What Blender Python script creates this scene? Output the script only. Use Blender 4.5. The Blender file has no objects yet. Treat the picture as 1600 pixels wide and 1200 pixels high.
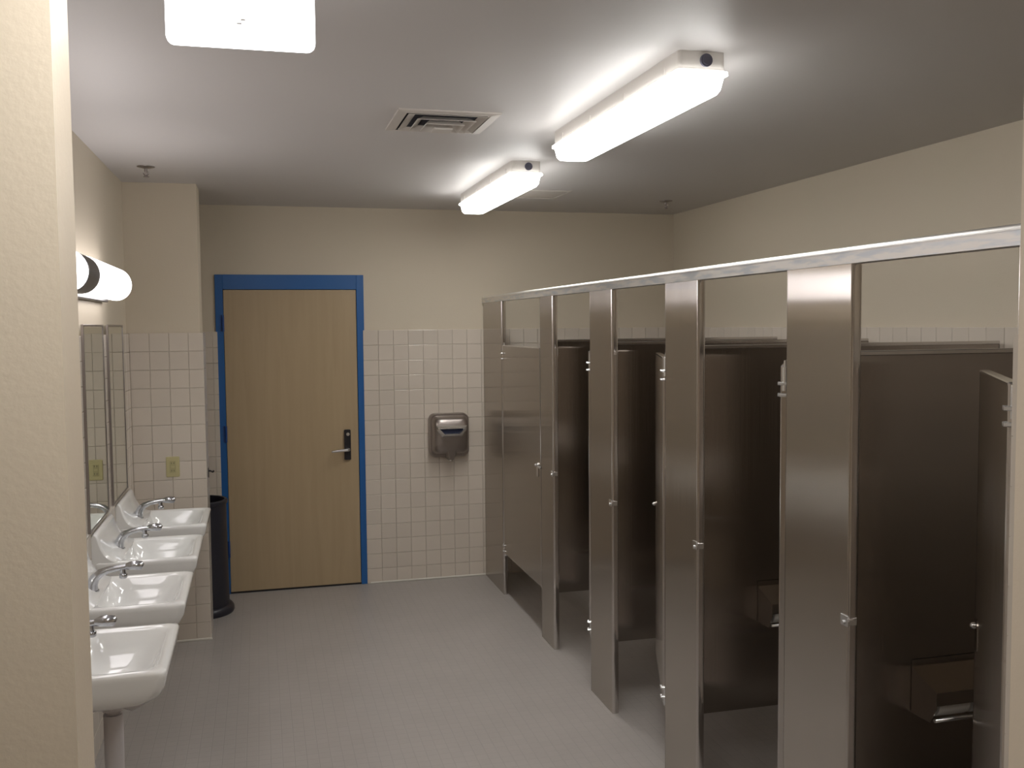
import bpy, math, random
from mathutils import Vector, Matrix
random.seed(7)
PI = math.pi
S = bpy.context.scene
COL = S.collection

# ------------------------------------------------------------------ camera, world, exposure
FW, RT, UP = ((0.251353, 0.965954, -0.061281), (0.967592, -0.252356, -0.009101), (0.024256, 0.057007, 0.998079))
cam_data = bpy.data.cameras.new('camera')
cam = bpy.data.objects.new('camera', cam_data); COL.objects.link(cam)
cam_data.sensor_width = 36.0; cam_data.sensor_fit = 'HORIZONTAL'
cam_data.lens = 1508.04 / 1600.0 * 36.0
cam_data.clip_start = 0.02
M = Matrix.Identity(4)
for i in range(3):
    M[i][0] = RT[i]; M[i][1] = UP[i]; M[i][2] = -FW[i]
M[2][3] = 1.8724
cam.matrix_world = M
S.camera = cam
w = bpy.data.worlds.new('world'); S.world = w; w.use_nodes = True
w.node_tree.nodes['Background'].inputs[0].default_value = (1, .95, .88, 1)
w.node_tree.nodes['Background'].inputs[1].default_value = 0.02
S.view_settings.view_transform = 'Standard'
S.view_settings.look = 'None'
S.view_settings.gamma = 1.0
S.view_settings.exposure = 1.0
S.view_settings.use_curve_mapping = False
TUBE = 9.4        # ceiling strip lights
VANITY = 2.8      # mirror light
SIGN = 3.0        # hanging panel

# ------------------------------------------------------------------ room measures (metres)
D = 6.98          # painted back wall
XL = -0.75        # painted left wall
XR = 3.12         # painted right wall
H = 2.712         # ceiling
P = 1.5965        # aisle face of the toilet partitions
TILE = 0.1084     # tile module, 17 rows
TTOP = 17 * TILE
PROUD = 0.015

# ------------------------------------------------------------------ materials
def mat(name, color, rough=.5, metal=0., bump=None, var=None, emit=None, coat=0., spec=None):
    m = bpy.data.materials.new(name); m.use_nodes = True
    nt = m.node_tree; b = nt.nodes['Principled BSDF']
    b.inputs['Base Color'].default_value = (*color, 1)
    b.inputs['Roughness'].default_value = rough
    b.inputs['Metallic'].default_value = metal
    b.inputs['Coat Weight'].default_value = coat
    if spec is not None: b.inputs['Specular IOR Level'].default_value = spec
    if emit:
        b.inputs['Emission Color'].default_value = (*emit[0], 1)
        b.inputs['Emission Strength'].default_value = emit[1]
    tc = nt.nodes.new('ShaderNodeTexCoord')
    if bump:
        scale, dist, strength = bump
        n = nt.nodes.new('ShaderNodeTexNoise'); n.inputs['Scale'].default_value = scale
        n.inputs['Detail'].default_value = 3
        nt.links.new(tc.outputs['Object'], n.inputs['Vector'])
        bp = nt.nodes.new('ShaderNodeBump'); bp.inputs['Distance'].default_value = dist
        bp.inputs['Strength'].default_value = strength
        nt.links.new(n.outputs['Fac'], bp.inputs['Height']); nt.links.new(bp.outputs['Normal'], b.inputs['Normal'])
    if var:
        scale, amt = var
        n = nt.nodes.new('ShaderNodeTexNoise'); n.inputs['Scale'].default_value = scale
        n.inputs['Detail'].default_value = 4
        nt.links.new(tc.outputs['Object'], n.inputs['Vector'])
        mx = nt.nodes.new('ShaderNodeMix'); mx.data_type = 'RGBA'
        nt.links.new(n.outputs['Fac'], mx.inputs['Factor'])
        mx.inputs['A'].default_value = (*[c * (1 - amt) for c in color], 1)
        mx.inputs['B'].default_value = (*[min(1, c * (1 + amt)) for c in color], 1)
        nt.links.new(mx.outputs['Result'], b.inputs['Base Color'])
    return m

def tile_mat(name, color):
    m = mat(name, color, rough=.16)
    nt = m.node_tree; b = nt.nodes['Principled BSDF']
    oi = nt.nodes.new('ShaderNodeObjectInfo'); ge = nt.nodes.new('ShaderNodeNewGeometry')
    ad = nt.nodes.new('ShaderNodeMath'); ad.operation = 'ADD'
    nt.links.new(oi.outputs['Random'], ad.inputs[0]); nt.links.new(ge.outputs['Random Per Island'], ad.inputs[1])
    mr = nt.nodes.new('ShaderNodeMapRange'); mr.inputs['From Min'].default_value = 0; mr.inputs['From Max'].default_value = 2
    mr.inputs['To Min'].default_value = .93; mr.inputs['To Max'].default_value = 1.05
    nt.links.new(ad.outputs[0], mr.inputs['Value'])
    vm = nt.nodes.new('ShaderNodeVectorMath'); vm.operation = 'SCALE'
    vm.inputs[0].default_value = color
    nt.links.new(mr.outputs[0], vm.inputs['Scale']); nt.links.new(vm.outputs[0], b.inputs['Base Color'])
    return m

def steel_mat(name, color, rough, aniso, streak=True):
    """brushed with vertical strokes: the gloss spreads sideways"""
    m = bpy.data.materials.new(name); m.use_nodes = True
    nt = m.node_tree; nt.nodes.remove(nt.nodes['Principled BSDF'])
    b = nt.nodes.new('ShaderNodeBsdfAnisotropic'); b.distribution = 'GGX'
    b.inputs['Color'].default_value = (*color, 1); b.inputs['Anisotropy'].default_value = aniso
    nt.links.new(b.outputs[0], nt.nodes['Material Output'].inputs['Surface'])
    ge = nt.nodes.new('ShaderNodeNewGeometry')
    cr = nt.nodes.new('ShaderNodeVectorMath'); cr.operation = 'CROSS_PRODUCT'
    cr.inputs[0].default_value = (0.001, 0.002, 1)
    nt.links.new(ge.outputs['Normal'], cr.inputs[1]); nt.links.new(cr.outputs[0], b.inputs['Tangent'])
    tc = nt.nodes.new('ShaderNodeTexCoord'); mp = nt.nodes.new('ShaderNodeMapping')
    mp.inputs['Scale'].default_value = (160, 160, 1.3)
    n = nt.nodes.new('ShaderNodeTexNoise'); n.inputs['Scale'].default_value = 1; n.inputs['Detail'].default_value = 2
    nt.links.new(tc.outputs['Object'], mp.inputs['Vector']); nt.links.new(mp.outputs[0], n.inputs['Vector'])
    mr = nt.nodes.new('ShaderNodeMapRange')
    mr.inputs['To Min'].default_value = rough * .8; mr.inputs['To Max'].default_value = rough * 1.2
    nt.links.new(n.outputs['Fac'], mr.inputs['Value']); nt.links.new(mr.outputs[0], b.inputs['Roughness'])
    return m

PAINT = (.60, .53, .42)
m_paint = mat('cream_wall_paint', PAINT, .62, bump=(160, .0015, .35))
m_paint_near = mat('cream_orange_peel_paint', (.74, .64, .51), .5, bump=(75, .0016, .35))
m_ceiling = mat('ceiling_paint', (.60, .58, .572), .5, bump=(120, .001, .3))
m_tile = tile_mat('cream_wall_tile', (.62, .555, .48))
m_grout = mat('tile_grout', (.57, .505, .43), .9)
m_caulk = mat('pale_caulk', (.72, .69, .62), .5)
m_blue = mat('blue_door_frame_paint', (.012, .105, .33), .32)
m_blue_dark = mat('blue_hinge_paint', (.01, .06, .24), .3)
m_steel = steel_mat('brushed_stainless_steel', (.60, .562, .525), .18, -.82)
m_steel_shaded = steel_mat('brushed_stainless_steel_shaded', (.40, .36, .325), .18, -.78)  # same steel made darker, the dimness inside the stalls put into its colour
m_edge = mat('polished_steel_edge', (.62, .59, .57), .16, 1.)
m_chrome = mat('chrome', (.80, .81, .82), .24, 1.)
m_faucet = mat('worn_chrome', (.52, .53, .56), .16, 1.)
m_dark = mat('black_plastic', (.017, .017, .026), .38, var=(9, .2))
m_darkmetal = mat('dark_bronze_metal', (.035, .033, .036), .35, .6)
m_china = mat('white_vitreous_china', (.83, .83, .815), .09, coat=.4)
m_white = mat('white_enamel', (.74, .71, .67), .4)
m_vent = mat('vent_enamel', (.60, .56, .52), .45)
m_duct_shade = mat('duct_shade', (.02, .02, .03), .9)  # near-black colour holds the shade inside the duct
m_lens = mat('lit_acrylic_lens', (.9, .9, .9), .3, emit=((1, .985, .95), TUBE))
def lens_sides():
    # the tubes shine mostly downwards through the acrylic, its side walls glow less
    nt = m_lens.node_tree; g = nt.nodes.new('ShaderNodeNewGeometry'); sx = nt.nodes.new('ShaderNodeSeparateXYZ'); mr = nt.nodes.new('ShaderNodeMapRange')
    nt.links.new(g.outputs['True Normal'], sx.inputs[0]); nt.links.new(sx.outputs['Z'], mr.inputs['Value'])
    mr.inputs['From Min'].default_value = -1; mr.inputs['From Max'].default_value = 0
    mr.inputs['To Min'].default_value = TUBE * 1.15; mr.inputs['To Max'].default_value = TUBE * .55
    nt.links.new(mr.outputs[0], nt.nodes['Principled BSDF'].inputs['Emission Strength'])
lens_sides()
m_vlens = mat('lit_frosted_tube', (.9, .88, .9), .3, emit=((1, .955, .97), VANITY))
m_sign = mat('lit_white_panel', (.9, .9, .9), .3, emit=((1, .98, 1.0), SIGN))
m_grey = mat('grey_metal_collar', (.13, .125, .125), .35, .5)
m_mirror = mat('mirror_glass', (.80, .84, .76), .015, 1.)
m_mframe = mat('mirror_channel_steel', (.35, .32, .31), .3, 1.)
m_almond = mat('almond_plastic', (.50, .45, .24), .4)
m_almond2 = mat('almond_plastic_insert', (.42, .38, .20), .4)
m_knob = mat('grey_plug', (.10, .10, .14), .4)
m_dryer = mat('brushed_dryer_cover', (.34, .305, .285), .33, 1., var=(30, .05))
m_paper = mat('toilet_paper', (.7, .68, .64), .95)
m_pipe = mat('white_pipe_cover', (.55, .52, .52), .45)

# maple veneer: fine upright grain
def maple():
    m = mat('maple_door_veneer', (.45, .31, .17), .36)
    nt = m.node_tree; b = nt.nodes['Principled BSDF']
    tc = nt.nodes.new('ShaderNodeTexCoord'); mp = nt.nodes.new('ShaderNodeMapping')
    mp.inputs['Scale'].default_value = (16, 16, .9)
    n = nt.nodes.new('ShaderNodeTexNoise'); n.inputs['Scale'].default_value = 1.6; n.inputs['Detail'].default_value = 6
    n.inputs['Distortion'].default_value = .6
    nt.links.new(tc.outputs['Object'], mp.inputs['Vector']); nt.links.new(mp.outputs[0], n.inputs['Vector'])
    r = nt.nodes.new('ShaderNodeValToRGB')
    r.color_ramp.elements[0].position = .25; r.color_ramp.elements[0].color = (.40, .30, .18, 1)
    r.color_ramp.elements[1].position = .78; r.color_ramp.elements[1].color = (.44, .335, .205, 1)
    nt.links.new(n.outputs['Fac'], r.inputs['Fac']); nt.links.new(r.outputs['Color'], b.inputs['Base Color'])
    return m
m_maple = maple()

# floor: two-inch mosaic with thin joints, too small to pick apart in the picture
def floor_mat():
    m = mat('grey_floor_mosaic', (.33, .30, .285), .34)
    nt = m.node_tree; b = nt.nodes['Principled BSDF']
    tc = nt.nodes.new('ShaderNodeTexCoord')
    br = nt.nodes.new('ShaderNodeTexBrick'); br.offset = 0; br.squash = 1
    br.inputs['Scale'].default_value = 1; br.inputs['Brick Width'].default_value = .0508
    br.inputs['Row Height'].default_value = .0508; br.inputs['Mortar Size'].default_value = .0022
    br.inputs['Mortar Smooth'].default_value = .4
    br.inputs['Color1'].default_value = (.375, .348, .328, 1); br.inputs['Color2'].default_value = (.385, .358, .338, 1)
    br.inputs['Mortar'].default_value = (.343, .317, .300, 1)
    nt.links.new(tc.outputs['Object'], br.inputs['Vector'])
    n = nt.nodes.new('ShaderNodeTexNoise'); n.inputs['Scale'].default_value = 2.2; n.inputs['Detail'].default_value = 5
    nt.links.new(tc.outputs['Object'], n.inputs['Vector'])
    mr = nt.nodes.new('ShaderNodeMapRange'); mr.inputs['To Min'].default_value = .88; mr.inputs['To Max'].default_value = 1.1
    nt.links.new(n.outputs['Fac'], mr.inputs['Value'])
    vm = nt.nodes.new('ShaderNodeVectorMath'); vm.operation = 'SCALE'
    nt.links.new(br.outputs['Color'], vm.inputs[0]); nt.links.new(mr.outputs[0], vm.inputs['Scale'])
    nt.links.new(vm.outputs[0], b.inputs['Base Color'])
    bp = nt.nodes.new('ShaderNodeBump'); bp.inputs['Distance'].default_value = .001; bp.inputs['Strength'].default_value = .5
    bp.invert = True
    nt.links.new(br.outputs['Fac'], bp.inputs['Height']); nt.links.new(bp.outputs['Normal'], b.inputs['Normal'])
    return m
m_floor = floor_mat()

# head rail: brushed aluminium, mottled where protective film was torn off
def rail_mat():
    m = mat('mottled_aluminium_rail', (.5, .48, .47), .3, 1.)
    nt = m.node_tree; b = nt.nodes['Principled BSDF']
    tc = nt.nodes.new('ShaderNodeTexCoord'); mp = nt.nodes.new('ShaderNodeMapping'); mp.inputs['Scale'].default_value = (30, 9, 60)
    n = nt.nodes.new('ShaderNodeTexNoise'); n.inputs['Scale'].default_value = 1; n.inputs['Detail'].default_value = 5
    nt.links.new(tc.outputs['Object'], mp.inputs['Vector']); nt.links.new(mp.outputs[0], n.inputs['Vector'])
    r = nt.nodes.new('ShaderNodeValToRGB')
    r.color_ramp.elements[0].position = .38; r.color_ramp.elements[0].color = (.62, .65, .69, 1)
    r.color_ramp.elements[1].position = .55; r.color_ramp.elements[1].color = (.78, .76, .74, 1)
    nt.links.new(n.outputs['Fac'], r.inputs['Fac']); nt.links.new(r.outputs['Color'], b.inputs['Base Color'])
    mr = nt.nodes.new('ShaderNodeMapRange'); mr.inputs['To Min'].default_value = .34; mr.inputs['To Max'].default_value = .55
    nt.links.new(n.outputs['Fac'], mr.inputs['Value']); nt.links.new(mr.outputs[0], b.inputs['Roughness'])
    return m
m_rail = rail_mat()

m_rail_top = mat('bright_rail_edge', (.85, .84, .82), .42, 1.)

# ------------------------------------------------------------------ geometry helpers
class G:
    """collects shapes; build() links them as ONE mesh object"""
    def __init__(s): s.v = []; s.f = []; s.sm = []
    def add(s, v, f, smooth=False):
        n = len(s.v); s.v += [tuple(p) for p in v]; s.f += [tuple(i + n for i in q) for q in f]; s.sm += [smooth] * len(f)
        return s
    def box(s, x0, x1, y0, y1, z0, z1, c=0.):
        if c <= 0:
            v = [(x, y, z) for x in (x0, x1) for y in (y0, y1) for z in (z0, z1)]
            return s.add(v, [(0, 1, 3, 2), (4, 6, 7, 5), (0, 4, 5, 1), (2, 3, 7, 6), (0, 2, 6, 4), (1, 5, 7, 3)])
        v = []; idx = {}
        X = (x0, x1); Y = (y0, y1); Z = (z0, z1)
        sg = (1, -1)
        for i in (0, 1):
            for j in (0, 1):
                for k in (0, 1):
                    px, py, pz = X[i], Y[j], Z[k]; a, b, e = sg[i] * c, sg[j] * c, sg[k] * c
                    idx[i, j, k, 0] = len(v); v.append((px, py + b, pz + e))
                    idx[i, j, k, 1] = len(v); v.append((px + a, py, pz + e))
                    idx[i, j, k, 2] = len(v); v.append((px + a, py + b, pz))
        f = []
        for i in (0, 1):
            q = [idx[i, 0, 0, 0], idx[i, 0, 1, 0], idx[i, 1, 1, 0], idx[i, 1, 0, 0]]; f.append(q if i == 0 else q[::-1])
            q = [idx[0, i, 0, 1], idx[1, i, 0, 1], idx[1, i, 1, 1], idx[0, i, 1, 1]]; f.append(q if i == 0 else q[::-1])
            q = [idx[0, 0, i, 2], idx[0, 1, i, 2], idx[1, 1, i, 2], idx[1, 0, i, 2]]; f.append(q if i == 0 else q[::-1])
        for i in (0, 1):
            for j in (0, 1):
                f.append([idx[i, j, 0, 0], idx[i, j, 1, 0], idx[i, j, 1, 1], idx[i, j, 0, 1]])
                f.append([idx[i, 0, j, 0], idx[i, 1, j, 0], idx[i, 1, j, 2], idx[i, 0, j, 2]])
                f.append([idx[0, i, j, 1], idx[1, i, j, 1], idx[1, i, j, 2], idx[0, i, j, 2]])
                for k in (0, 1): f.append([idx[i, j, k, 0], idx[i, j, k, 1], idx[i, j, k, 2]])
        return s.add(v, f)
    def loft(s, rings, smooth=True, cap=(True, True)):
        n = len(rings[0]); v = [p for r in rings for p in r]; f = []
        for a in range(len(rings) - 1):
            for i in range(n):
                j = (i + 1) % n
                f.append((a * n + i, a * n + j, (a + 1) * n + j, (a + 1) * n + i))
        m = len(s.f)
        s.add(v, f, smooth)
        base = len(s.v) - len(v)
        if cap[0]: s.f.append(tuple(base + i for i in range(n))[::-1]); s.sm.append(False)
        if cap[1]: s.f.append(tuple(base + (len(rings) - 1) * n + i for i in range(n))); s.sm.append(False)
        return s
    def tube(s, pts, r, n=12, cap=(True, True)):
        pts = [Vector(p) for p in pts]
        rs = r if isinstance(r, (list, tuple)) else [r] * len(pts)
        rings = []; prev = None
        for i, p in enumerate(pts):
            t = (pts[min(i + 1, len(pts) - 1)] - pts[max(i - 1, 0)]).normalized()
            if prev is None:
                a = Vector((0, 0, 1)) if abs(t.z) < .9 else Vector((1, 0, 0))
                u = t.cross(a).normalized()
            else:
                u = (prev - t * prev.dot(t)).normalized()
            prev = u; q = t.cross(u)
            rings.append([p + (u * math.cos(2 * PI * k / n) + q * math.sin(2 * PI * k / n)) * rs[i] for k in range(n)])
        return s.loft(rings, True, cap)
    def cyl(s, a, b, r, n=16): return s.tube([a, b], r, n)
    def lathe(s, prof, c=(0, 0), n=40, cap=(True, True)):
        return s.loft([[(c[0] + r * math.cos(2 * PI * k / n), c[1] + r * math.sin(2 * PI * k / n), z) for k in range(n)] for r, z in prof], True, cap)
    def extrude(s, prof, axis, a, b, smooth=False):
        """closed profile pulled along an axis; prof gives the two other coordinates"""
        def pt(p, t):
            if axis == 'x': return (t, p[0], p[1])
            if axis == 'y': return (p[0], t, p[1])
            return (p[0], p[1], t)
        return s.loft([[pt(p, a) for p in prof], [pt(p, b) for p in prof]], smooth)
    def mesh(s, name, m):
        me = bpy.data.meshes.new(name); me.from_pydata(s.v, [], s.f); me.validate()
        for p, k in zip(me.polygons, s.sm): p.use_smooth = k
        import bmesh
        bm = bmesh.new(); bm.from_mesh(me); bmesh.ops.recalc_face_normals(bm, faces=bm.faces); bm.to_mesh(me); bm.free()
        me.materials.append(m); me.update()
        return me
    def build(s, name, m, parent=None, label=None, loc=None, split=35):
        me = s.mesh(name, m)
        o = bpy.data.objects.new(name, me); COL.objects.link(o)
        if parent is not None: o.parent = parent
        if loc is not None: o.location = loc
        if label: o['label'] = label
        if any(s.sm): sharp(me, split)
        return o

def sharp(me, deg):
    import bmesh
    bm = bmesh.new(); bm.from_mesh(me)
    lim = math.radians(deg)
    for e in bm.edges:
        if len(e.link_faces) == 2 and e.calc_face_angle(0) > lim: e.smooth = False
    bm.to_mesh(me); bm.free()

def thing(name, label, cat, loc=(0, 0, 0), rz=0., group=None):
    o = bpy.data.objects.new(name, None); COL.objects.link(o)
    o.empty_display_size = .1
    o.location = loc; o.rotation_euler = (0, 0, rz); o['label'] = label; o['category'] = cat
    if group: o['group'] = group
    return o
def struct(o, label=None):
    o['kind'] = 'structure'
    if label: o['label'] = label
    return o
def copy_tree(o, parent=None):
    c = o.copy(); COL.objects.link(c); c.parent = parent
    for ch in list(o.children): copy_tree(ch, c)
    return c
def rrect(a0, a1, b0, b1, r, n=5):
    """rounded rectangle outline, counter-clockwise"""
    r = min(r, (a1 - a0) / 2 - 1e-4, (b1 - b0) / 2 - 1e-4); out = []
    for cx, cy, t0 in ((a1 - r, b1 - r, 0), (a0 + r, b1 - r, PI / 2), (a0 + r, b0 + r, PI), (a1 - r, b0 + r, 1.5 * PI)):
        for k in range(n + 1):
            t = t0 + PI / 2 * k / n; out.append((cx + r * math.cos(t), cy + r * math.sin(t)))
    return out

# ------------------------------------------------------------------ the setting
struct(G().box(-3.0, 3.4, -1.6, 7.2, -.12, 0).build('floor', m_floor), 'grey floor of small mosaic tiles')
struct(G().box(-3.0, 3.4, -1.6, 7.2, H, H + .12).build('ceiling', m_ceiling), 'plain painted ceiling')

XDL, XDR, DH = -.243, .671, 2.134            # door leaf
FX0, FX1, FZ = XDL - .052, XDR + .052, 2.236
g = G().box(-3.0, FX0 + .012, D, D + .15, 0, H).box(FX1 - .012, 3.4, D, D + .15, 0, H).box(FX0 + .012, FX1 - .012, D, D + .15, FZ - .012, H)
wall_back = struct(g.build('wall_back', m_paint), 'cream back wall with square tiles up to eye level')
wall_right = struct(G().box(XR, XR + .15, 1.55, D, 0, H).build('wall_right', m_paint), 'cream wall behind the toilet stalls, tiled below')
wall_left = struct(G().box(XL - .15, XL, 1.70, D, 0, H).build('wall_left', m_paint), 'cream wall with the sinks and mirrors, tiled below')
YP = 5.99
wall_stub = struct(G().box(XL, -.342, YP, YP + .25, 0, H).build('wall_stub', m_paint), 'short cream wall past the sinks, tiled below')
wall_entry = struct(G().box(-3.0, -.285, 1.56, 1.70, 0, H).build('wall_entry', m_paint_near), 'near cream wall end at the left edge with pebbled paint')
wall_corridor = struct(G().box(1.545, XR + .15, -1.6, 1.70, 0, H).build('wall_corridor', m_paint_near), 'near cream wall at the right edge')
struct(G().box(-3.0, 1.545, -1.75, -1.6, 0, H).build('wall_front', m_paint_near))
struct(G().box(-3.15, -3.0, -1.6, 1.56, 0, H).build('wall_lobby', m_paint_near))

# tiles: one mesh, its face towards local -y, module centred on the origin
def tile_geo(g, ox=0, oz=0, sx=1, sz=1):
    h = TILE / 2 - .0007; c = .0028; t = .007
    def R(k, y): return [(ox - (h - k) * sx, y, oz - (h - k) * sz), (ox + (h - k) * sx, y, oz - (h - k) * sz), (ox + (h - k) * sx, y, oz + (h - k) * sz), (ox - (h - k) * sx, y, oz + (h - k) * sz)]
    return g.loft([R(0, 0), R(0, -t + .002), R(c * .4, -t + .0006), R(c, -t)], False, (False, True))
tile_me = tile_geo(G()).mesh('tile', m_tile)
def tile_field(wall, origin, rz, length, single, holes=None, start=0.):
    """tiles from origin along local +x, facing local -y; single(i, j) says which are objects of their own"""
    bed = G().box(0, length, -(PROUD - .0069), 0, 0, TTOP).build('grout_bed', m_grout, wall)
    bed.location = origin; bed.rotation_euler = (0, 0, rz)
    mw = Matrix.Translation(origin) @ Matrix.Rotation(rz, 4, 'Z')
    n = math.ceil((length + start) / TILE - 1e-6); rest = G(); cnt = 0
    for i in range(n):
        a = max(0, i * TILE - start); b = min(length, (i + 1) * TILE - start)
        if b - a < .012: continue
        sx = (b - a) / TILE
        for j in range(17):
            cx, cz = (a + b) / 2, (j + .5) * TILE
            if holes and holes(cx, cz): continue
            if single(i, j) and cnt < 299:
                o = bpy.data.objects.new('tile', tile_me); COL.objects.link(o); o.parent = wall
                o.location = mw @ Vector((cx, -(PROUD - .0069), cz)); o.rotation_euler = (0, 0, rz); o.scale = (sx, 1, 1); cnt += 1
            else: tile_geo(rest, cx, cz, sx)
    if rest.v:
        o = rest.build('tile_field', m_tile, wall); o['kind'] = 'stuff'
        o.location = mw @ Vector((0, -(PROUD - .0069), 0)); o.rotation_euler = (0, 0, rz)
DF0, DF1 = FX0 + .010, FX1 - .010            # tiles lap over the frame's outer edge
tile_field(wall_back, Vector((DF1, D, 0)), 0, XR - DF1, lambda i, j: i < 9 or j >= 15)
tile_field(wall_back, Vector((XL, D, 0)), 0, DF0 - XL, lambda i, j: i >= 3)
tile_field(wall_stub, Vector((XL + PROUD, YP, 0)), 0, -.342 - XL - PROUD + PROUD, lambda i, j: True)
tile_field(wall_stub, Vector((-.342, YP, 0)), PI / 2, .25, lambda i, j: False)
tile_field(wall_left, Vector((XL, 1.70, 0)), PI / 2, YP - 1.70, lambda i, j: i >= 38 and j > 6)
tile_field(wall_right, Vector((XR, D - PROUD, 0)), -PI / 2, D - PROUD - 1.715, lambda i, j: j >= 15)
tile_field(wall_corridor, Vector((XR, 1.70, 0)), PI, XR - 1.545, lambda i, j: False)
def caulk(name, x0, x1, y0, y1):
    struct(G().box(x0, x1, y0, y1, 0, .014, .003).build(name, m_caulk), 'thin pale strip where tile meets floor')
caulk('baseboard_back', FX1 + .012, P - .002, D - PROUD - .006, D - PROUD)
caulk('baseboard_stub', XL + PROUD, -.342 + PROUD + .006, YP - PROUD - .006, YP - PROUD)

# ------------------------------------------------------------------ back door
door = struct(G().box(XDL + .002, XDR - .002, D - .005, D + .04, .012, DH - .003, .002).build('door_1', m_maple), 'maple veneer door in a blue frame')
g = G()
fy0, fy1 = D - .012, D + .10
for a, b, s in ((FX0, XDL, 1), (FX1, XDR, -1)):
    lo, hi = min(a, b), max(a, b)
    g.box(lo, hi, fy0, fy1, 0, FZ if True else DH, .0015)
    xs = (hi, hi + .012) if s > 0 else (lo - .012, lo)
    g.box(xs[0], xs[1], D + .042, fy1, 0, DH)
g.box(XDL, XDR, fy0, fy1, DH, FZ, .0015)
g.build('door_frame', m_blue, door, 'bright blue painted steel frame')
for z in (1.90, 1.13, .32):
    h = G().cyl((XDL - .003, fy0 - .004, z - .057), (XDL - .003, fy0 - .004, z + .057), .0085, 12).box(XDL - .022, XDL - .001, fy0 - .002, fy0, z - .057, z + .057)
    h.build('hinge', m_blue_dark, door)
pl = G().loft([[(x, y, z) for x, z in rrect(.566, .612, .915, 1.133, .008)] for y in (D - .005, D - .021)], False)
plate = pl.build('lock_plate', m_darkmetal, door, 'dark tall lock plate')
G().tube([(.592, D - .02, .992), (.592, D - .062, .992), (.583, D - .070, .992), (.545, D - .070, .990), (.50, D - .067, .986), (.474, D - .058, .982)], [.013, .012, .012, .011, .010, .008], 12).build('lever_handle', m_chrome, plate, 'bright metal lever pointing left')
G().cyl((.592, D - .02, 1.10), (.592, D - .026, 1.10), .012).build('keyhole', m_chrome, plate)
G().box(XDL, XDR, D - .004, D + .05, 0, .010).build('threshold', m_darkmetal, door)

# ------------------------------------------------------------------ toilet partitions
TH = .032
PIL = [(D - PROUD - .003, 6.412), (5.473, 5.222), (4.585, 4.270), (3.6545, 3.348), (2.717, 2.367)]
which = ['wide stainless pilaster against the tiled back wall', 'narrow stainless pilaster right of the closed stall door',
         'third stainless pilaster from the back wall, between two open stalls', 'stainless pilaster just left of the broadest nearest one',
         'broadest and nearest stainless pilaster with a bright light band near its top']
RZ0, RZ1 = 2.034, 2.080
for i, (ya, yb) in enumerate(PIL):
    t = thing('pilaster', which[i], 'pilaster', (P, (ya + yb) / 2, 0), 0, 'stall pilasters')
    hw = (ya - yb) / 2
    G().box(0, TH, -hw + .006, hw - .006, 0, RZ0 + .004, .0015).build('face_panel', m_steel, t)
    for s in (-1, 1):
        e = G().extrude([(TH / 2 + (TH / 2 + .0006) * math.cos(a) , s * (hw - .006) + s * .006 * math.sin(a)) for a in [PI * k / 8 for k in range(9)]], 'z', 0, RZ0 + .004, True)
        e.build('edge_strip', m_edge, t, 'polished rounded edge', split=60)
    if i > 0:
        ky = -hw; kz = 1.02
        k = G().box(-.004, .0, ky - .002, ky + .034, kz - .014, kz + .018, .001).box(-.004, TH * .8, ky - .003, ky - .0005, kz - .010, kz + .012, .001)
        k.loft([[(x, y, z) for x, y in rrect(-.010, .010, ky - .016, ky - .002, .006)] for z in (kz + .006, kz + .012)], False)
        kp = k.build('door_keeper', m_chrome, t, 'small chrome door stop')
        G().cyl((-.004, ky + .018, kz - .004), (-.008, ky + .018, kz - .004), .006, 10).build('screw', m_chrome, kp)
# end post beside the near wall
t = thing('pilaster', 'thin steel stall post at the right edge beside the near wall', 'pilaster', (P, 1.7405, 0), 0, 'stall pilasters')
G().box(0, TH, -.024, .014, 0, RZ0 + .004, .0015).build('face_panel', m_steel, t)
G().box(-.002, TH + .002, .014, .0155, 0, RZ0 + .004).build('edge_strip', m_edge, t)

t = thing('head_rail', 'long brushed metal head rail running along the top of all stall fronts', 'rail', (P, (D + 1.715) / 2, RZ0), 0)
L2 = (D - PROUD - 1.716) / 2
prof = [(-.006, 0), (TH + .006, 0), (TH + .006, .030), (TH / 2 + .010, .046), (TH / 2 - .002, .046), (-.006, .034)]
G().extrude(prof, 'y', -L2, L2).build('rail', m_rail, t)
G().extrude([(-.0075 + .013 * (1 - math.cos(PI / 2 * k / 6)), .034 + .014 * math.sin(PI / 2 * k / 6)) for k in range(7)] + [(TH / 2, .048), (TH / 2, .0455), (.004, .0345)], 'y', -L2, L2, True).build('top_ridge', m_rail_top, t, 'bright sloped top edge')

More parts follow.
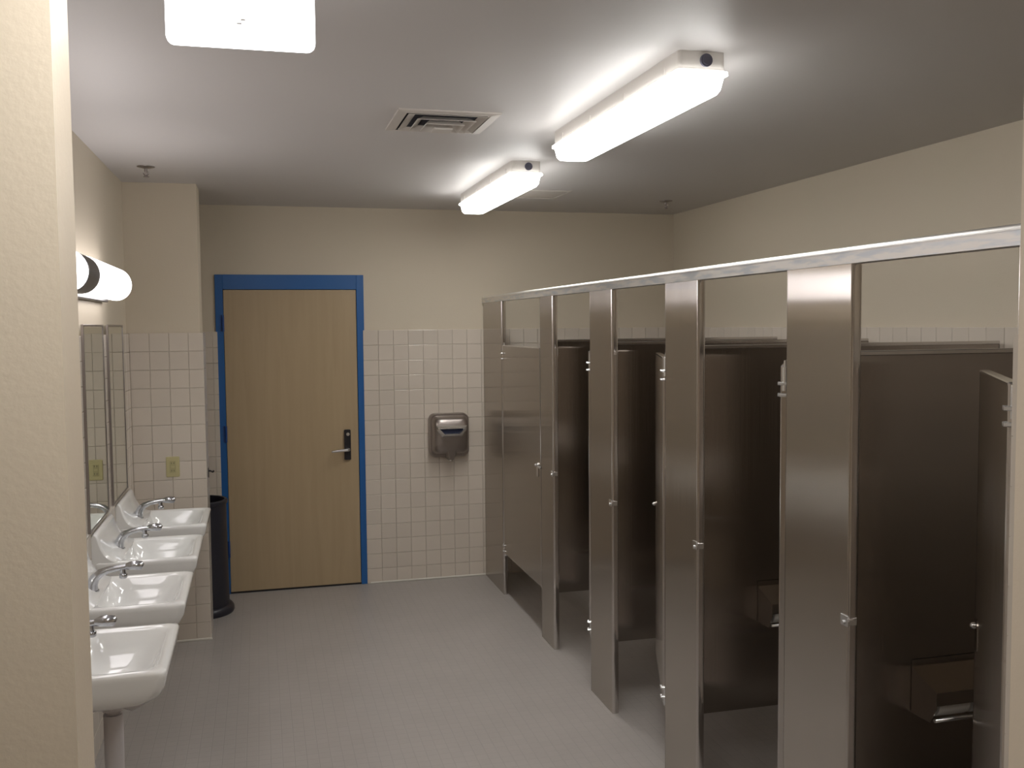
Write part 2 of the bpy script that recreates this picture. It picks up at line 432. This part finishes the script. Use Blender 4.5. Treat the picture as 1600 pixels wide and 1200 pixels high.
# dividers between the stalls
DZ0, DZ1 = .30, 1.785
dl = ['stainless divider panel behind the narrow pilaster beside the closed door', 'stainless divider panel seen through the second stall opening from the back wall',
      'stainless divider panel with a paper holder, seen left of the broad nearest pilaster', 'large dark stainless divider panel filling the nearest stall opening at right']
for i, y in enumerate((5.347, 4.427, 3.500, 2.542)):
    t = thing('divider_panel', dl[i], 'partition', (P + TH, y, DZ0), 0, 'stall dividers')
    x1 = XR - PROUD - .030 - (P + TH)
    G().box(.012, x1, -.0125, .0125, 0, DZ1 - DZ0 - .004, .001).build('sheet', m_steel_shaded, t)
    G().box(.010, x1 + .002, -.0145, .0145, DZ1 - DZ0 - .016, DZ1 - DZ0, .003).build('top_edge', m_edge, t, 'polished folded top edge')
    G().box(x1 - .002, x1 + .002, -.014, .014, 0, DZ1 - DZ0 - .016).build('side_edge', m_edge, t)
    for z in (.06, DZ1 - DZ0 - .10):
        for sx in (0, 1):
            a, b = (.001, .035) if sx == 0 else (x1 - .02, x1 + .0295)
            G().box(a, b, -.018, -.0146, z, z + .05).box(a, b, .0146, .018, z, z + .05).box(a if sx == 0 else b - .004, (a + .004) if sx == 0 else b, -.03, .03, z, z + .05).build('bracket', m_chrome, t)

# stall doors: local +y runs from the hinge along the leaf, local -x faces the aisle
def stall_door(label, loc, rz, width, sgn, closed=False):
    t = thing('stall_door', label, 'stall door', loc, rz, 'stall doors')
    z0, z1 = .29, 1.735; th = .024
    Y = lambda a: sgn * a
    def bx(g, x0, x1, a, b, za, zb, c=0): return g.box(x0, x1, min(Y(a), Y(b)), max(Y(a), Y(b)), za, zb, c)
    bx(G(), 0, th, .008, width - .008, z0 + .004, z1 - .004, .001).build('leaf', m_steel, t)
    bx(G(), -.001, th + .001, 0, .009, z0, z1, .003).build('edge_strip', m_edge, t)
    bx(G(), -.001, th + .001, width - .009, width, z0, z1, .003).build('edge_strip', m_edge, t)
    bx(G(), -.001, th + .001, .009, width - .009, z1 - .010, z1 + .001, .003).build('top_edge', m_edge, t, 'polished top edge')
    for zc, top in ((z1 - .035, True), (z0 + .03, False)):
        g = G().cyl((th / 2, Y(.002), zc - .045), (th / 2, Y(.002), zc + .03), .0095, 12)
        if top: g.cyl((th / 2, Y(.002), zc + .03), (th / 2, Y(.002), zc + .052), .004, 10)
        for zz in ((zc - .022, zc - .058) if top else (zc - .01, zc + .03)):
            bx(g, -.006, th + .006, -.008, .024, zz - .005, zz + .005, .002)
            g.cyl((-.010, Y(.016), zz), (th + .010, Y(.016), zz), .0055, 8)
            g.cyl((-.010, Y(-.003), zz), (th + .010, Y(-.003), zz), .0055, 8)
        g.build('hinge', m_chrome, t)
    zl = 1.02
    g = G().loft([[(x, Y(y), z) for y, z in rrect(width - .085, width - .045, zl - .065, zl + .025, .018)] for x in (-.003, 0)], False)
    lp = g.build('latch_plate', m_steel_shaded if not closed else m_edge, t)
    G().lathe([(.004, -.009), (.009, -.008), (.010, 0), (.006, .006), (.003, .008)], n=16).build('latch_knob', m_chrome, lp, loc=(-.012, Y(width - .065), zl + .008)).rotation_euler = (0, -PI / 2, 0)
    g = bx(G(), th + (.006 if closed else 0), th + .014, width - .10, width + (.016 if closed else .004), zl - .012, zl + .012, .002)
    g.build('slide_bolt', m_chrome, t)
    if closed:
        bx(G(), -.012, -.0046, width - .035, width + .022, zl - .006, zl + .008, .002).build('bolt_tongue', m_chrome, t)
    return t
stall_door('closed stall door reflecting the hand dryer, next to the back wall', (P + .004, 6.402, 0), 0, .912, -1, True)
stall_door('half open stall door hung on the third pilaster from the back wall, seen edge-on', (P, 4.6042, 0), -math.radians(21), .60, 1)
stall_door('half open stall door left of the pilaster beside the nearest one, its top corner showing', (P, 3.6742, 0), -math.radians(20.3), .595, 1)
stall_door('half open stall door hung on the broadest nearest pilaster, seen edge-on', (P - .002, 2.741, 0), -math.radians(32), .60, 1)
stall_door('half open stall door at the right edge of the nearest stall', (P, 1.781, 0), -math.radians(35), .60, 1)

# paper holders on the dividers
def paper_holder(label, y):
    t = thing('paper_holder', label, 'paper dispenser', (1.93, y, .66), 0, 'toilet paper holders')
    W, Dp, Hh = .28, .115, .145
    G().box(0, W, -.003, 0, 0, Hh + .02).build('back_plate', m_steel_shaded, t)
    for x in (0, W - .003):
        G().extrude([(-.003, 0), (-Dp * .75, 0), (-Dp, .05), (-Dp, .10), (-.003, Hh)], 'x', x, x + .003).build('side_plate', m_steel_shaded, t)
    G().extrude([(-.003, Hh), (-.003, Hh - .003), (-Dp + .002, .098), (-Dp, .062), (-Dp - .003, .062), (-Dp - .003, .102)], 'x', -.002, W + .002).build('hood', m_steel_shaded, t)
    r = G().cyl((.004, -Dp + .012, .012), (W - .004, -Dp + .012, .012), .006, 10)
    r.build('front_rod', m_chrome, t, 'bright front rod')
    for k in range(2):
        x = .02 + k * .125
        G().cyl((x, -.058, .058), (x + .108, -.058, .058), .048, 28).build('paper_roll', m_paper, t)
    return t
paper_holder('toilet paper holder low on the divider in the nearest stall', 2.5275)
paper_holder('small toilet paper holder on the divider seen left of the broad nearest pilaster', 3.4855)

# ------------------------------------------------------------------ hand dryer
t = thing('hand_dryer', 'brushed steel hand dryer with a chrome slot, on the tiles right of the door', 'hand dryer', (1.322, D - PROUD, .885), 0)
def dr(y, hw, z0, z1, r): return [(x, y, z) for x, z in rrect(-hw, hw, z0, z1, r, 7)]
G().loft([dr(0, .146, .028, .346, .045), dr(-.055, .146, .028, .346, .045), dr(-.075, .141, .034, .341, .045)]).build('housing', m_dryer, t)
G().loft([dr(-.07, .136, .05, .334, .04), dr(-.115, .128, .060, .324, .045), dr(-.136, .118, .072, .310, .045), dr(-.147, .098, .09, .290, .045), dr(-.149, .06, .12, .26, .04)]).build('cover', m_dryer, t, 'domed brushed cover')
def trap(y, k, top=.262, bot=.188):
    a = .108 - k; b = .070 - k * .8; return [(-a, y, top - k), (-a, y, top - .024 + k * .2), (-b, y, bot + k), (b, y, bot + k), (a, y, top - .024 + k * .2), (a, y, top - k)]
G().loft([trap(-.12, -.006), trap(-.158, -.004), trap(-.171, .006), trap(-.172, .018), trap(-.155, .024)], False, (True, False)).build('slot_bezel', m_chrome, t, 'bright chrome trapezoid bezel')
G().loft([trap(-.158, .021), trap(-.152, .023)], False).build('slot_panel', mat('slot_dark_blue', (.02, .025, .05), .15), t, 'dark inset slot')
G().loft([[(x * s, y, z) for x, z in [(.05, .09), (.035, .045), (.022, .016), (-.022, .016), (-.035, .045), (-.05, .09), (0, .115)]] for y, s in ((-.03, 1.1), (-.11, 1.), (-.145, .62))], True).build('nozzle', m_dryer, t)
G().cyl((0, -.09, .018), (0, -.09, .004), .018, 16).build('air_outlet', m_chrome, t)

# ------------------------------------------------------------------ power outlet on the short wall
t = thing('power_outlet', 'almond power outlet on the tiled short wall beyond the last sink', 'outlet', (-.516, YP - PROUD, 1.055), 0)
G().loft([[(x, y, z) for x, z in rrect(-.038 + k, .038 - k, -.060 + k, .060 - k, .006)] for y, k in ((0, 0), (-.004, 0), (-.0065, .003))], False).build('cover_plate', m_almond, t)
ins = G().box(-.0165, .0165, -.009, -.006, -.034, .034, .001).build('receptacle', m_almond2, t)
for z in (-.022, .022):
    G().box(-.008, -.0055, -.0094, -.0088, z - .005, z + .005).box(.0055, .008, -.0094, -.0088, z - .005, z + .005).build('slot', m_darkmetal, ins)
G().box(-.009, .009, -.011, -.0088, -.004, .004).build('test_button', m_almond, ins)

# small hook on the end of the short wall
t = thing('coat_hook', 'small dark metal hook on the end of the tiled short wall, above the bin', 'hook', (-.342 + PROUD, YP + .16, .985), 0)
G().loft([[(x, y, z) for y, z in rrect(-.014, .014, -.03, .03, .008)] for x in (0, .004)], False).build('mount_plate', m_darkmetal, t)
G().tube([(.003, 0, .012), (.016, 0, .010), (.026, 0, .002), (.032, 0, .012)], [.006, .005, .005, .007], 10).build('prong', m_darkmetal, t)

# ------------------------------------------------------------------ bin
t = thing('trash_bin', 'round black plastic bin with a flared foot, behind the short wall', 'bin', (-.405, 6.575, 0), 0)
G().lathe([(.168, .045), (.166, .30), (.163, .60), (.162, .735), (.150, .735), (.152, .60), (.156, .08)], n=48).build('body', m_dark, t)
G().lathe([(.192, 0), (.198, .012), (.197, .034), (.186, .050), (.170, .056), (.150, .056)], n=48).build('foot_ring', m_dark, t, 'flared foot ring')
G().lathe([(.160, .718), (.170, .722), (.172, .742), (.164, .750), (.152, .748), (.150, .72)], n=48, cap=(False, False)).build('rim', m_dark, t)

# ------------------------------------------------------------------ mirrors and mirror light
XT = XL + PROUD
for lab, y0, y1 in (('framed wall mirror nearer to us, above the third sink', 4.425, 4.965), ('framed wall mirror farther away, above the last sink', 5.115, 5.645)):
    t = thing('wall_mirror', lab, 'mirror', (XT, (y0 + y1) / 2, .990), 0, 'mirrors above the sinks')
    hw = (y1 - y0) / 2; Hm = .900; d = .011; fw_ = .009
    g = G().box(0, d, -hw, -hw + fw_, 0, Hm, .001).box(0, d, hw - fw_, hw, 0, Hm, .001).box(0, d, -hw + fw_, hw - fw_, 0, fw_, .001).box(0, d, -hw + fw_, hw - fw_, Hm - fw_, Hm, .001)
    g.build('frame', m_mframe, t)
    G().box(.004, d - .003, -hw + .007, hw - .010, .010, Hm - .010).build('glass', m_mirror, t)

t = thing('mirror_light', 'lit white tube light with a grey middle collar, on the wall above the mirrors', 'wall light', (XL, 4.0, 2.085), 0)
G().box(0, .030, -1.13, 1.13, -.084, .068, .004).build('back_plate', m_grey, t)
def vseg(a, b):
    g = G(); R = .078; cx = .076; n = 32; rings = []
    L = b - a
    pr = [(0, .35), (.012, .62), (.03, .84), (.055, .97), (.08, 1.), (L - .08, 1.), (L - .055, .97), (L - .03, .84), (L - .012, .62), (L, .35)]
    for yy, k in pr:
        rings.append([(cx + R * k * .92 * math.cos(2 * PI * q / n), a + yy, R * k * math.sin(2 * PI * q / n)) for q in range(n)])
    return g.loft(rings, True)
vseg(-1.14, -.10).build('light_tube', m_vlens, t)
vseg(.10, 1.14).build('light_tube', m_vlens, t)
g = G(); n = 32
g.loft([[(.072 + r * .95 * math.cos(2 * PI * q / n), y, r * math.sin(2 * PI * q / n)) for q in range(n)] for y, r in ((-.125, .071), (-.120, .0765), (.120, .0765), (.125, .071))], True)
g.build('collar', m_grey, t, 'grey metal collar between the two tubes')

# ------------------------------------------------------------------ sinks
def make_sink():
    t = thing('wall_sink', 'x', 'sink', (XT, 0, 0), 0, 'wall-hung sinks')
    def rg(x0, x1, hw, r, z): return [(x, y, z) for x, y in rrect(x0, x1, -hw, hw, r, 7)]
    rings = [rg(.05, .25, .11, .06, .700), rg(.02, .33, .175, .07, .716), rg(.006, .392, .226, .055, .742), rg(.003, .418, .242, .042, .765), rg(.001, .432, .249, .034, .795), rg(.0, .438, .252, .028, .825),
             rg(.0, .440, .253, .028, .838), rg(.002, .436, .249, .026, .846), rg(.012, .424, .238, .03, .849),
             rg(.112, .412, .222, .06, .847), rg(.120, .402, .213, .07, .838), rg(.132, .388, .200, .075, .80), rg(.150, .360, .172, .075, .755), rg(.185, .315, .11, .06, .732), rg(.225, .275, .025, .02, .726)]
    G().loft(rings).build('basin', m_china, t, split=60)
    pf = [(0, .82), (0, .965), (.004, .973), (.012, .976), (.020, .972), (.027, .960), (.034, .935), (.044, .908), (.058, .884), (.076, .866), (.098, .853), (.120, .847), (.120, .82)]
    g = G(); ys = [(-.249, .82), (-.244, .96), (-.235, 1.), (.235, 1.), (.244, .96), (.249, .82)]
    rings = []
    for y, k in ys:
        rings.append([(x * (k if x > .0 else 1), y, .82 + (z - .82) * (1 - (1 - k) * .25)) for x, z in pf])
    g.loft(rings).build('backsplash', m_china, t, 'raised curved back ledge', split=50)
    G().lathe([(.026, .7275), (.024, .7305), (.014, .7295)], (.25, 0), 24).build('drain', m_faucet, t)
    # faucet
    b = G().loft([[(x, y, z) for x, y in rrect(.055, .105, -.026 - .0, .026, .024, 7)] for z in (.850, .856)], False)
    b.tube([(.078, 0, .852), (.080, 0, .880), (.090, 0, .903), (.110, 0, .921), (.138, 0, .932), (.170, 0, .937), (.205, 0, .941)], [.024, .021, .0185, .016, .0135, .012, .011], 16)
    fc = b.build('faucet', m_faucet, t, split=60)
    G().tube([(.205, 0, .941), (.222, 0, .943), (.238, 0, .944), (.262, 0, .941), (.268, 0, .938)], [.0115, .017, .0185, .0175, .010], 16).build('lever_tip', m_faucet, fc, split=60)
    G().cyl((.192, 0, .936), (.194, 0, .902), .010, 14).lathe([(.012, .896), (.0155, .899), (.0155, .912), (.012, .915)], (.194, 0), 16).build('spout_outlet', m_faucet, fc, split=60)
    # waste pipe
    g = G().cyl((.25, 0, .732), (.25, 0, .60), .020, 16).cyl((.25, 0, .70), (.25, 0, .655), .034, 20)
    g.build('tailpiece', m_pipe, t)
    cx = [(.25, 0, .64), (.25, 0, .44), (.240, 0, .408), (.21, 0, .392), (.180, 0, .408), (.17, 0, .44), (.164, 0, .475), (.13, 0, .49), (.0, 0, .49)]
    G().tube(cx, .030, 16).build('waste_trap', m_pipe, t)
    for s in (-.075, .075):
        G().tube([(.085, s * .5, .72), (.085, s, .62), (.07, s, .52), (.0, s, .50)], .009, 10).build('supply_pipe', m_pipe, t)
    return t
sink0 = make_sink()
sl = ['nearest of the four white wall-hung sinks', 'second white wall-hung sink from us, its whole long faucet showing', 'third white wall-hung sink from us, between two others', 'farthest white wall-hung sink, next to the tiled short wall']
for i, y in enumerate((3.250, 3.992, 4.740, 5.480)):
    s = sink0 if i == 0 else copy_tree(sink0)
    s.location = (XT, y, 0); s['label'] = sl[i]
s = sink0

# ------------------------------------------------------------------ ceiling lights
def strip_light(label, y0, y1, x=1.345):
    t = thing('strip_light', label, 'ceiling light', (x, (y0 + y1) / 2, H), 0, 'ceiling strip lights')
    L = (y1 - y0) / 2; W = .078
    G().loft([[(a, b, z) for a, b in rrect(-W + k, W - k, -L + k, L - k, .012, 3)] for z, k in ((0, 0), (-.050, 0.0), (-.062, -.004))], False).build('housing', m_white, t)
    G().loft([[(a, b, z) for a, b in rrect(-W + k, W - k, -L + k, L - k, c, 4)] for z, k, c in ((-.060, -.010, .016), (-.070, -.011, .016), (-.072, -.002, .016), (-.112, .006, .018), (-.124, .014, .02), (-.127, .024, .02))], False).build('lens', m_lens, t, 'glowing white lens')
    G().cyl((.012, -L - .008, -.028), (.012, -L + .004, -.028), .020, 20).cyl((.012, -L - .011, -.028), (.012, -L - .004, -.028), .014, 20).build('end_plug', m_knob, t, 'round dark grey end plug')
    for s in (-1, 1):
        for f in (-.82, -.28, .28, .82):
            G().box(s * W - .004 if s < 0 else W - .0, s * W if s < 0 else W + .004, f * L - .014, f * L + .014, -.066, -.026, .001).build('clip', m_white, t)
    return t
strip_light('large lit strip light on the ceiling, nearer of the two in view', 2.795, 4.10)
strip_light('smaller-looking lit strip light on the ceiling, near the back wall', 4.84, 6.145)
strip_light('added strip light on the ceiling above the entrance, out of view', .33, 1.635, -.04)  # unseen fixture, added to light the near left wall

# hanging light panel
t = thing('hanging_light_panel', 'blank glowing white panel with rounded lower corners hanging from the ceiling', 'light panel', (-.022, 2.17, H), 0)
hw = .153; zb = -.247
def pan(y, k): return [(x, y, z) for x, z in rrect(-hw + k, hw - k, zb + k, -.012, .018, 6)]
G().loft([pan(-.010, .003), pan(-.007, 0), pan(.007, 0), pan(.010, .003)], False).build('panel', m_sign, t, 'lit white face')
G().box(-.10, .10, -.022, .022, -.014, 0, .002).build('ceiling_mount', m_white, t)
G().box(-.010, .0, -.0115, -.0095, zb + .046, zb + .050).box(-.002, .008, -.0115, -.0095, zb + .054, zb + .058).build('small_mark', mat('pale_grey_mark', (.6, .6, .6), .5), t)

# ------------------------------------------------------------------ vent, hatch, sprinklers
t = thing('air_vent', 'square white louvred air vent in the ceiling left of the strip lights', 'vent', (.745, 3.975, H), 0)
def frame_ring(g, o, i, z0, z1, slope=0.):
    """square ring, outer half o at z0, inner half i at z1"""
    A = [(-o, -o, z0), (o, -o, z0), (o, o, z0), (-o, o, z0)]; B = [(-i, -i, z1), (i, -i, z1), (i, i, z1), (-i, i, z1)]
    tck = .002
    A2 = [(x, y, z + tck) for x, y, z in A]; B2 = [(x, y, z + tck) for x, y, z in B]
    v = A + B + A2 + B2; f = []
    for k in range(4):
        j = (k + 1) % 4
        f += [(k, j, 4 + j, 4 + k), (8 + k, 12 + k, 12 + j, 8 + j), (k, 8 + k, 8 + j, j), (4 + k, 4 + j, 12 + j, 12 + k)]
    g.add(v, f); return g
G().box(-.165, .165, -.165, .165, -.0020, -.0005).build('duct_shade_plate', m_duct_shade, t)  # flat dark plate painted as the duct's shade behind the louvers
g = frame_ring(G(), .205, .168, -.006, -.010); frame_ring(g, .206, .205, -.001, -.006).build('outer_frame', m_vent, t)
for o, i_, zz in ((.160, .128, -.012), (.120, .088, -.022), (.080, .050, -.031)):
    frame_ring(G(), o, i_, zz, -.003).build('louver', m_vent, t)
G().box(-.040, .040, -.040, .040, -.042, -.034, .002).build('center_plate', m_vent, t)

t = thing('access_hatch', 'flush white access hatch in the ceiling beyond the far strip light', 'hatch', (1.735, 6.035, H), 0)
frame_ring(G(), .190, .172, -.003, -.006).build('hatch_frame', m_white, t)
G().box(-.170, .170, -.170, .170, -.0035, -.0005).build('hatch_panel', m_vent, t)

def sprinkler(label, x, y):
    t = thing('fire_sprinkler', label, 'sprinkler', (x, y, H), 0, 'ceiling sprinklers')
    G().lathe([(.045, 0), (.044, -.004), (.020, -.010), (.012, -.012)], n=28).build('flange', m_mframe, t)
    g = G().lathe([(.009, -.008), (.008, -.026), (.005, -.030), (.0035, -.045), (.005, -.050)], n=16)
    for s in (-1, 1): g.tube([(s * .010, 0, -.026), (s * .013, 0, -.036), (s * .004, 0, -.050)], .0028, 8)
    g.build('body', m_mframe, t)
    G().lathe([(.006, -.050), (.016, -.052), (.015, -.055), (.004, -.056)], n=20).build('deflector', m_mframe, t)
sprinkler('dark fire sprinkler on the ceiling above the sinks', -.554, 5.40)
sprinkler('dark fire sprinkler on the ceiling near the far right corner', 2.72, 6.21)
